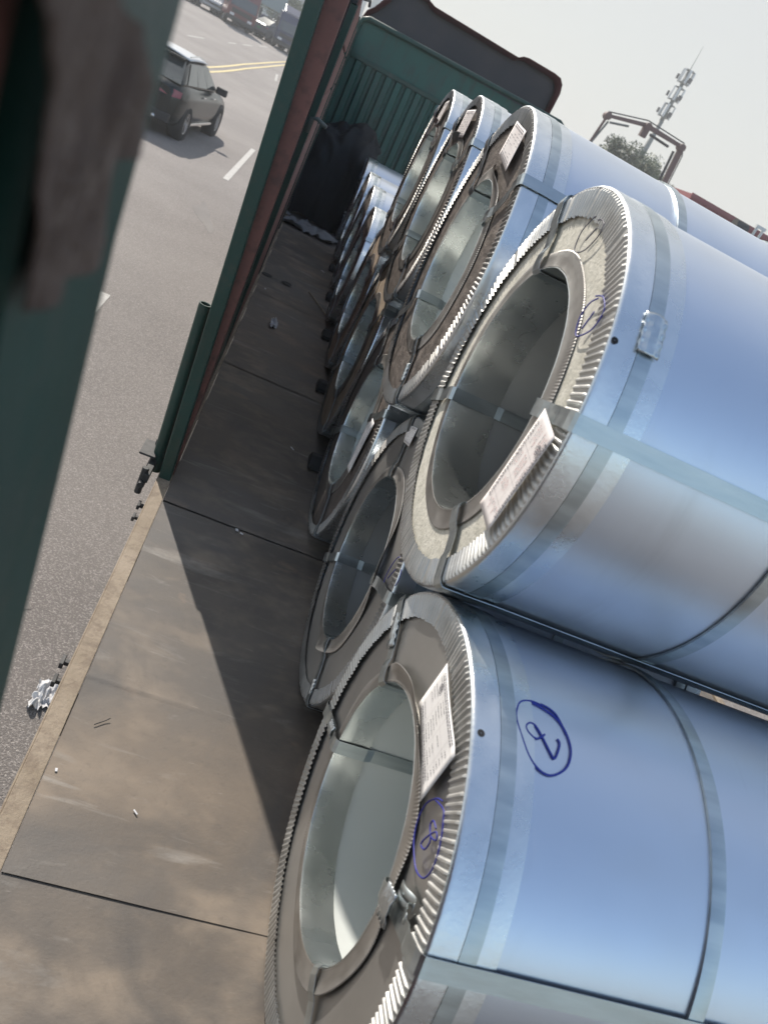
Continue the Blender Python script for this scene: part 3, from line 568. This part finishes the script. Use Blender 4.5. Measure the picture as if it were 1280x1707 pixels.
b.grid(P, 30, 60); o = b.build('rag', 'rag', smooth=True, solid=.002); tag(o, 'ragged brown cloth hanging on the dark green post close to the camera', 'rag')

# ------------------------------------------------------------------ vehicles
def car(lb, loc, rz, m, L=4.55, W=1.86, H=1.62, K=1.0, suv=True, roof=None, group=None, cat='car', simple=False):
    c = thing('parked_car' if simple else 'suv_car', lb, cat, loc, rz, group); L *= K; W *= K; H *= K; w2 = W/2; r = .345*K
    # body: stations along the length (y: rear 0 -> front L); each a half section (x, z)
    st = [(.00, .78, .34, .95), (.02, .90, .30, 1.02), (.06, .97, .26, 1.06), (.16, 1, .25, 1.05), (.32, 1, .25, 1.01), (.5, .985, .25, .99), (.68, .985, .25, .97), (.80, .99, .25, .93), (.92, .95, .27, .84), (.975, .86, .30, .74), (1.0, .70, .36, .62)]
    sec = lambda fx, zb, zt: [(0, zb), (.86*w2*fx, zb), (.97*w2*fx, zb+.10*K), (1.0*w2*fx, zb+.30*K), (.995*w2*fx, (zb+zt*K)/2+.1*K), (.955*w2*fx, zt*K-.09*K), (.88*w2*fx, zt*K-.015*K), (.6*w2*fx, zt*K+.01*K), (0, zt*K+.02*K)]
    b = MB(); secs = []
    for fy, fx, zb, zt in st:
        h = sec(fx, zb*K, zt); full = h+[(-x, z) for x, z in h[-2:0:-1]]; secs.append([(x, fy*L-L/2, z) for x, z in full])
    n = len(secs[0])
    for s_ in secs: b.v += s_
    for i in range(len(secs)-1):
        for k in range(n): b.f.append((i*n+k, i*n+(k+1) % n, (i+1)*n+(k+1) % n, (i+1)*n+k)); b.m.append(0)
    b.f += [tuple(range(n)), tuple((len(secs)-1)*n+k for k in range(n))[::-1]]; b.m += [0, 0]
    b.build('body', m, c, smooth=True, sharp=38)
    # greenhouse: four-sided lofts, glass with pillars and roof
    g0 = [(.035, .90, 1.03), (.69, .88, .97)]; t0 = [(.13, .70), (.50, .70)]
    yb0, yb1 = .03*L-L/2, .70*L-L/2; yt0, yt1 = (.20 if suv else .22)*L-L/2, .50*L-L/2; zb0, zb1 = 1.04*K, .965*K; zt = H
    xb, xt = .91*w2, .67*w2
    def q4(a, b_): return [Vector(p) for p in (a, b_)]
    B = [Vector((-xb, yb0, zb0)), Vector((xb, yb0, zb0)), Vector((xb, yb1, zb1)), Vector((-xb, yb1, zb1))]
    Tt = [Vector((-xt, yt0, zt-.07*K)), Vector((xt, yt0, zt-.07*K)), Vector((xt, yt1, zt-.05*K)), Vector((-xt, yt1, zt-.05*K))]
    MB().hexa([p*1 for p in B], [p*1 for p in Tt]).build('cabin_frame', m, c, bevel=.06*K, smooth=True, sharp=60)
    def pane(p0, p1, p2, p3, name, out_):
        cc = (p0+p1+p2+p3)/4; o_ = Vector(out_).normalized()*.012*K; vs = [cc+(p-cc)*.93+o_ for p in (p0, p1, p2, p3)]; MB().add(vs, [(0, 1, 2, 3)]).build(name, 'glass', c, solid=.004)
    pane(B[1], B[0], Tt[0], Tt[1], 'rear_window', (0, -1, .5)); pane(B[3], B[2], Tt[2], Tt[3], 'windscreen', (0, 1, .6))
    for s_, (i, j) in ((1, (1, 2)), (-1, (0, 3))):
        fr = [(.10, .37), (.385, .66), (.675, .97)]
        for a, b2 in fr:
            pb0, pb1 = B[i].lerp(B[j], a), B[i].lerp(B[j], b2); pt0, pt1 = Tt[i].lerp(Tt[j], max(0, a-.02)), Tt[i].lerp(Tt[j], min(1, b2+.0)); 
            q = [pb0.lerp(pt0, .1), pb1.lerp(pt1, .1), pb1.lerp(pt1, .9), pb0.lerp(pt0, .9)]; off = Vector((s_*.012*K, 0, .004))
            MB().add([p+off for p in q], [(0, 1, 2, 3)]).build('side_window', 'glass', c, solid=.004)
    b = MB()
    def P(u, v):
        x = (u-.5)*2*xt*1.04; y = yt0-.05*K+(yt1-yt0+.10*K)*v; return (x, y, zt-.055*K+.05*K*(1-(2*u-1)**2)*1.0+.02*K*(1-(2*v-1)**2))
    b.grid(P, 10, 10).build('roof', roof or m, c, smooth=True, solid=.02)
    if not simple:
        for s_ in (-1, 1): MB().tube([(s_*xt*.96, yt0+.1, zt-.0*K), (s_*xt*.96, (yt0+yt1)/2, zt+.045*K), (s_*xt*.96, yt1-.1, zt-.0*K)], .016, 6).build('roof_rail', 'chrome', c)
        MB().box(-xt*.9, xt*.9, yt0-.22*K, yt0+.03, zt-.09*K, zt-.05*K).build('rear_spoiler', m, c, bevel=.01)
        for s_ in (-1, 1):
            for yy in (.17, .34, .45): pass
            MB().box(s_*w2*.985-.012, s_*w2*.985+.012, -.12*L, -.12*L+.18*K, .86*K, .89*K).build('door_handle', 'chrome', c, bevel=.006)
            MB().box(s_*w2*.985-.012, s_*w2*.985+.012, .08*L, .08*L+.18*K, .85*K, .88*K).build('door_handle', 'chrome', c, bevel=.006)
            MB().box(s_*w2*.94-.02, s_*w2*.94+.03, -.20*L, .22*L, .27*K, .33*K).build('sill_trim', 'chrome', c, bevel=.01)
    for s_ in (-1, 1):
        MB().box(s_*w2*.90, s_*(w2+.16*K), .135*L, .135*L+.13*K, .98*K, 1.14*K).build('door_mirror', 'plastic' if not simple else m, c, bevel=.03*K)
        MB().add([(s_*w2*.5, -.5*L-.004, .80*K), (s_*w2*.80, -.495*L, .80*K), (s_*w2*.93, -.475*L, .82*K), (s_*w2*.93, -.465*L, .93*K), (s_*w2*.80, -.485*L-.006, .94*K), (s_*w2*.5, -.49*L-.008, .94*K)], [(0, 1, 4, 5), (1, 2, 3, 4)]).build('tail_lamp', 'lamp_red', c, solid=.03)
        MB().add([(s_*w2*.45, .5*L, .60*K), (s_*w2*.80, .487*L, .62*K), (s_*w2*.80, .48*L, .72*K), (s_*w2*.45, .493*L, .70*K)], [(0, 1, 2, 3)]).build('headlamp', 'lamp_white', c, solid=.03)
        for yy in (-.305*L, .315*L):
            MB().lathe([(s_*(w2-.26*K), r*1.16), (s_*(w2-.005), r*1.16), (s_*(w2-.005), r*.9)], 24).build('wheel_arch', 'plastic', c, loc=(0, yy, r), smooth=True)
            wheel(c, s_*(w2-.10*K), yy, r, r, .21*K, s_, 18)
    MB().box(-w2*.86, w2*.86, -.5*L-.03, -.5*L+.1, .30*K, .48*K).build('rear_bumper', 'plastic', c, bevel=.03)
    MB().box(-.22, .22, -.5*L-.035, -.5*L-.01, .62*K, .74*K).build('number_plate', 'plate', c)
    if not simple:
        for s_ in (-1, 1): MB().tube([(s_*.55, -.5*L-.06, .33*K), (s_*.55, -.5*L+.08, .33*K)], .045, 12).build('exhaust_tip', 'chrome', c, smooth=True)
    return c
KV = 1.12
car('dark glossy SUV with pale roof driving away on the road beside the truck', (-3.80, 22.55, GZ), R_(-5), 'car_black', K=KV, roof='roofw', L=4.6, H=1.53)
far = [('white parked car, leftmost in the far row', -17.2, 77, 'white', 205), ('pale green-grey parked car second in the far row', -14.9, 77.5, 'palegreen', 203), ('silver parked car nearest the red lorry in the far row', -12.7, 78.0, 'silver', 200), ('dark grey car close beside the red lorry', -11.6, 84, 'grey', 198)]
for lb, x, y, m, a in far: car(lb, (x, y, gz(y)), R_(a), m, K=KV, simple=True, group='cars parked along the far kerb')
for lb, x, y, m, a in (('greenish car parked behind the white lorry box', -8.9, 83, 'greenish', -40), ('dark navy car parked beyond the white lorry box', -8.0, 82, 'navy', -40), ('dark grey car parked next to the navy lorry', -6.6, 80.5, 'grey', -40)):
    car(lb, (x, y, gz(y)), R_(a), m, K=KV, simple=True, group='cars parked along the far kerb')
def lorry(lb, loc, rz, m, boxm, K=1.0, bl=6.0):
    c = thing('lorry', lb, 'lorry', loc, rz)
    b = MB().prism([(-1.0, .55), (1.0, .55), (1.08, 1.3), (.92, 2.05), (.72, 2.75), (-1.0, 2.85)], 0, -1.2, 1.2); b.build('cab', m, c, bevel=.1)
    MB().add([(-1.05, 1.10, 1.42), (1.05, 1.10, 1.42), (1.0, .90, 2.15), (-1.0, .90, 2.15)], [(0, 1, 2, 3)]).build('windscreen', 'glass', c, solid=.03)
    for s_ in (-1, 1):
        MB().box(s_*1.2-.01, s_*1.2+.015, -.2, .75, 1.4, 2.1).build('side_window', 'glass', c)
        MB().box(s_*1.25, s_*1.42, .85, 1.0, 1.5, 2.2).build('wing_mirror', 'plastic', c, bevel=.03)
        MB().box(s_*.75-.18, s_*.75+.18, 1.05, 1.10, .70, .88).build('headlamp', 'lamp_white', c, bevel=.02)
        for yy in (.1, -3.5, -5.2): wheel(c, s_*1.0, yy, .5, .5, .3, s_, 16)
    MB().box(-.85, .85, 1.06, 1.10, .95, 1.25).build('grille', 'plastic', c, bevel=.02); MB().box(-1.2, 1.2, .9, 1.14, .38, .68).build('bumper', 'plastic', c, bevel=.04)
    MB().box(-.5, .5, -bl-1.3, -1.0, .55, .85).build('chassis', 'steel_dark', c)
    if boxm: MB().box(-1.25, 1.25, -bl-1.3, -1.25, .9, 3.5).build('cargo_box', boxm, c, bevel=.03)
    MB().prism([(-.9, 2.86), (.5, 2.80), (-.9, 3.35)], 0, -1.0, 1.0).build('roof_fairing', m, c, bevel=.06)
    return c
lorry('dark red lorry cab with white cargo box on the far side of the road', (-9.6, 74.8, gz(74.8)), R_(200), 'truckred', 'box')
lorry('navy blue lorry cab facing the road beside the truck side boards', (-5.6, 77.4, gz(77.4)), R_(190), 'navy', None)

# ------------------------------------------------------------------ far left: fence, poles, sign board, buildings, trees
f = thing('mesh_fence', 'pale metal fence behind the far parked vehicles', 'fence', (-30, 96, .6))
for k in range(22): MB().box(k*2.0-.03, k*2.0+.03, -.03, .03, 0, 2.6).build('fence_post', 'fence', f)
for zz in (.25, 1.0, 1.75, 2.5): MB().box(0, 42, -.015, .015, zz, zz+.05).build('fence_rail', 'fence', f)
b = MB()
for k in range(280): b.box(k*.15, k*.15+.02, -.01, .01, .1, 2.5)
b.build('fence_pale', 'fence', f, kind='stuff')
for i, (x, y, h) in enumerate(((-11.5, 92, 9), (-8.2, 90, 10), (-15.8, 93, 9))):
    p = thing('street_lamp', ('street lamp left of the grey sign board', 'street lamp right of the grey sign board', 'leftmost of the street lamps behind the lorry')[i], 'street lamp', (x, y, .6), 0, 'street lamps on the far side')
    MB().tube([(0, 0, 0), (0, 0, h)], [.12, .06], 10).build('pole', 'mast', p, smooth=True)
    MB().tube([(0, 0, h-.05), (.6, 0, h+.3), (1.7, 0, h+.35)], .045, 8).build('arm', 'mast', p); MB().box(1.5, 2.2, -.12, .12, h+.28, h+.40).build('lamp_head', 'antenna', p, bevel=.03)
s = thing('sign_board', 'large grey sign board on two posts behind the parked cars', 'sign', (-9.9, 88, .6))
for xx in (-1.6, 1.6): MB().tube([(xx, 0, 0), (xx, 0, 3.0)], .08, 8).build('post', 'mast', s)
MB().box(-2.4, 2.4, -.08, .08, 2.6, 4.3).build('panel', 'bill', s, bevel=.02); MB().box(-2.45, 2.45, -.10, .10, 4.3, 4.4).build('panel_frame', 'mast', s)
def building(lb, x, y, w_, d_, h_, m, nx_, nz_, seed):
    bd = thing('building', lb, 'building', (x, y, .6)); MB().box(0, w_, 0, d_, 0, h_).build('wall', m, bd); MB().box(-.2, w_+.2, -.2, d_+.2, h_, h_+.5).build('parapet', 'conc', bd)
    me = None
    for i in range(nx_):
        for k in range(nz_):
            cw, ch = w_/nx_, h_/nz_; x0 = (i+.25)*cw; z0 = (k+.3)*ch
            if me is None: o = MB().box(0, cw*.5, -.06, .02, 0, ch*.45).build('window', 'win', bd); me = o.data
            else: o = bpy.data.objects.new('window', me); COL.objects.link(o); o.parent = bd
            o.location = (x0, 0, z0)
building('pale hazy building behind the grey sign board', -42, 190, 40, 20, 16, 'facade', 9, 5, 1)
building('low pale building at far left beyond the fence', -80, 150, 34, 18, 9, 'conc', 8, 3, 2)
building('pale block seen between the truck side posts', -1, 210, 26, 18, 20, 'facade', 6, 6, 3)

def tree(lb, x, y, z0, h, r, m, seed, nleaf=9000, trunk=True, group=None, flat=.8):
    t = thing('tree', lb, 'tree', (x, y, z0), 0, group); rnd = random.Random(seed)
    tb = MB().tube([(0, 0, 0), (.1, .05, h*.35), (-.05, 0, h*.6), (0, 0, h*.85)], [.28, .2, .13, .04], 8)
    cl = []
    for k in range(16):
        a = rnd.uniform(0, 6.28); rr = r*rnd.uniform(.25, .8); zz = h*rnd.uniform(.5, .92); p = Vector((rr*math.cos(a), rr*math.sin(a), zz)); cl.append((p, r*rnd.uniform(.22, .42)))
        tb.tube([(0, 0, h*.4+.1*k/16*h), p*.5+Vector((0, 0, zz*.25)), p], [.10, .06, .02], 5)
    cl.append((Vector((0, 0, h*.93)), r*.3)); tb.build('trunk', 'bark', t, smooth=True)
    b = MB()
    for i in range(nleaf):
        p, s_ = rnd.choice(cl); d = Vector((rnd.gauss(0, 1), rnd.gauss(0, 1), rnd.gauss(0, 1))).normalized()*s_*rnd.uniform(.3, 1.12); d.z *= flat; c = p+d; sz = rnd.uniform(.08, .17)*r/3.2
        u = Vector((rnd.gauss(0, 1), rnd.gauss(0, 1), rnd.gauss(0, 1))).normalized(); v = u.orthogonal().normalized()
        b.add([c-u*sz, c+v*sz*.5, c+u*sz, c-v*sz*.5], [(0, 1, 2, 3)], 1 if rnd.random() < .25 else 0)
    b.build('crown', [m, 'leaf2'], t, kind='stuff')
tree('broad green tree under the folded boom arm', 20.3, 60, .1, 6.2, 3.0, 'leaf', 4, 9000)
tree('smaller dark tree right of the telecom mast base', 23.2, 61, .1, 5.6, 2.2, 'leaf', 5, 6000)
tree('green tree behind the far fence, left of the lorry box', -12.6, 99, .6, 4.2, 2.6, 'leaf', 6, 4000)
tree('hazy tree behind the grey sign board', -8.5, 104, .6, 5.0, 3.0, 'leaf', 7, 4000)

# ------------------------------------------------------------------ telecom mast
t = thing('telecom_mast', 'tall slim telecom mast with three tiers of white antennas above the tree', 'mast', (35.1, 100, .6))
MB().tube([(0, 0, 0), (-.1, 0, 12.4)], [.45, .30], 14).build('mast_pole', 'mast', t, smooth=True)
MB().tube([(-.1, 0, 12.4), (-.2, 0, 17.8)], [.26, .2], 12).build('mast_top', 'mast', t, smooth=True)
MB().tube([(-.2, 0, 17.8), (-.26, 0, 20.6)], [.05, .015], 6).build('lightning_rod', 'mast', t)
for j, z in enumerate((12.8, 14.7, 16.6)):
    for zz in (z, z+1.35):
        b = MB().lathe([(zz, .28), (zz, .62), (zz+.06, .62), (zz+.06, .28)], 16); b.v = [(p[1]-.15, p[2], p[0]) for p in b.v]; b.build('platform_ring', 'mast', t)
    for k in range(6 if j else 5):
        a = k*math.pi/3+.2*j; o = MB().box(-.06, .06, -.13, .13, 0, 1.45).build('antenna_panel', 'antenna', t, bevel=.03); o.location = (.72*math.cos(a)-.15, .72*math.sin(a), z-.05); o.rotation_euler = (0, 0, a)
    for k in range(3):
        a = k*2*math.pi/3+.8; o = MB().box(-.12, .12, -.2, .2, 0, .5).build('radio_unit', 'steel_dark', t); o.location = (.95*math.cos(a)-.15, .95*math.sin(a), z+.15); o.rotation_euler = (0, 0, a)

# ------------------------------------------------------------------ concrete pump with folded boom
t = thing('concrete_pump', 'reddish concrete pump lorry with folded boom arching over the coils', 'crane', (13, 40, GZ))
def beam(a, b_, w0, w1, name, m='boom'):
    A_, B_ = Vector(a), Vector(b_); d = (B_-A_).normalized(); u = Vector((0, 1, 0)); v = d.cross(u)
    w0 *= .72; w1 *= .72; vs = [A_+u*s1*w0*.6+v*s2*w0 for s1, s2 in ((-1, -1), (1, -1), (1, 1), (-1, 1))]; ws = [B_+u*s1*w1*.6+v*s2*w1 for s1, s2 in ((-1, -1), (1, -1), (1, 1), (-1, 1))]
    return MB().hexa(vs, ws).build(name, m, t, bevel=.02)
o = lambda x, z: (x-13, 0, z-GZ)
beam(o(11.1, .6), o(11.55, 5.25), .11, .08, 'boom_arm'); beam(o(11.55, 5.3), o(13.55, 5.78), .10, .13, 'boom_arm'); beam(o(13.5, 5.74), o(15.45, 5.72), .15, .12, 'boom_arm'); beam(o(15.5, 5.66), o(16.05, .8), .20, .16, 'boom_arm')
MB().tube([o(11.25, 3.0), o(11.72, 5.1)], .05, 8).build('boom_cylinder', 'mast', t); MB().tube([o(11.8, 5.1), o(12.7, 5.35)], .05, 8).build('boom_cylinder', 'mast', t)
MB().tube([o(13.8, 5.5), o(14.9, 5.45)], .06, 8).build('boom_cylinder', 'steel_dark', t); MB().tube([o(15.25, 5.4), o(15.45, 3.6)], .07, 8).build('boom_cylinder', 'steel_dark', t)
for x_, z_ in ((11.55, 5.28), (13.5, 5.72), (15.47, 5.68)): MB().tube([(x_-13, -.22, z_-GZ), (x_-13, .22, z_-GZ)], .17, 12).build('boom_joint', 'boom', t)
MB().box(.35, .65, -.15, .15, 5.25-GZ, 5.62-GZ).build('boom_bracket', 'boom', t)
MB().tube([o(11.5, 5.45), o(13.4, 5.95), o(15.5, 5.9), o(15.75, 5.4), o(16.2, 1)], .028, 6).build('delivery_pipe', 'steel_dark', t)
MB().box(-2.8, 5.2, -1.2, 1.2, .9, 1.5).build('chassis', 'boom', t, bevel=.05); MB().box(5.3, 7.3, -1.2, 1.2, .6, 3.0).build('cab', 'box', t, bevel=.15); MB().box(2.0, 4.6, -.9, .9, 1.5, 2.4).build('turret', 'boom', t, bevel=.1)
for xx in (-2, -.6, 3.2, 6.3):
    for s_ in (-1, 1): MB().lathe([(-.15, .2), (-.15, .5), (.15, .5), (.15, .2)], 18).build('tyre', 'tyre', t, loc=(xx, s_*1.05, .5), smooth=True, sharp=40).rotation_euler = (0, 0, R_(90))

# ------------------------------------------------------------------ red container trailer and machine on it
t = thing('red_container', 'long red corrugated container standing beyond the coils at the right', 'container', (12.9, 30, GZ))
MB().box(0, 12.2, 0, 2.4, 1.2, 4.93).build('container_box', 'contred', t)
for k in range(60): MB().box(.08+k*.2, .18+k*.2, -.03, -.001, 1.35, 4.80).build('corrugation', 'contred', t)
MB().box(-.03, 12.23, -.05, .02, 4.82, 4.97).build('top_rail', 'contred', t); MB().box(-.03, 12.23, -.05, .02, 1.15, 1.34).build('bottom_rail', 'contred', t)
MB().box(.5, 11.5, .3, 2.1, .6, 1.15).build('trailer_frame', 'steel_dark', t)
for xx in (2, 3.4, 9, 10.4):
    for s_ in (.2, 2.2): MB().lathe([(-.15, .2), (-.15, .5), (.15, .5), (.15, .2)], 16).build('tyre', 'tyre', t, loc=(xx, s_, .5), smooth=True).rotation_euler = (0, 0, R_(90))
t = thing('pump_machine', 'small dark green machine with white uprights in front of the red container', 'machine', (14.9, 28.6, GZ))
MB().box(-.45, .45, -.4, .4, 3.9, 4.55).build('machine_body', 'machgreen', t, bevel=.06); MB().box(-.7, .7, -.6, .6, 0, 3.9).build('machine_stand', 'steel_dark', t, bevel=.05)
MB().lathe([(-.25, .02), (-.25, .26), (.25, .26), (.25, .02)], 18).build('drum', 'steel_dark', t, loc=(-.42, 0, 4.62), smooth=True, sharp=40)
for xx in (.12, .38):
    MB().tube([(xx, -.1, 4.5), (xx, -.1, 5.0)], .05, 8).build('upright', 'antenna', t)
MB().box(.05, .45, -.15, -.05, 4.92, 5.02).build('upright_cap', 'antenna', t)
p = thing('street_lamp', 'thin distant street lamp above the red container', 'street lamp', (58.5, 133, -3)); MB().tube([(0, 0, 0), (0, 0, 7.3), (.5, 0, 7.5), (.9, 0, 7.45)], .05, 6).build('pole', 'mast', p); MB().box(.7, 1.2, -.1, .1, 7.38, 7.46).build('lamp_head', 'antenna', p)

# ------------------------------------------------------------------ hazy air
hz = bpy.data.materials.new('hazy_air'); hz.use_nodes = True; hn = hz.node_tree; hn.nodes.clear()
vo = hn.nodes.new('ShaderNodeVolumePrincipled'); vo.inputs['Color'].default_value = (.93, .94, .95, 1); vo.inputs['Density'].default_value = .0022; vo.inputs['Anisotropy'].default_value = .1
oo = hn.nodes.new('ShaderNodeOutputMaterial'); hn.links.new(vo.outputs[0], oo.inputs['Volume']); M['haze'] = hz
MB().box(-410, 410, -410, 410, GZ-1, 24).build('haze', 'haze', kind='stuff')
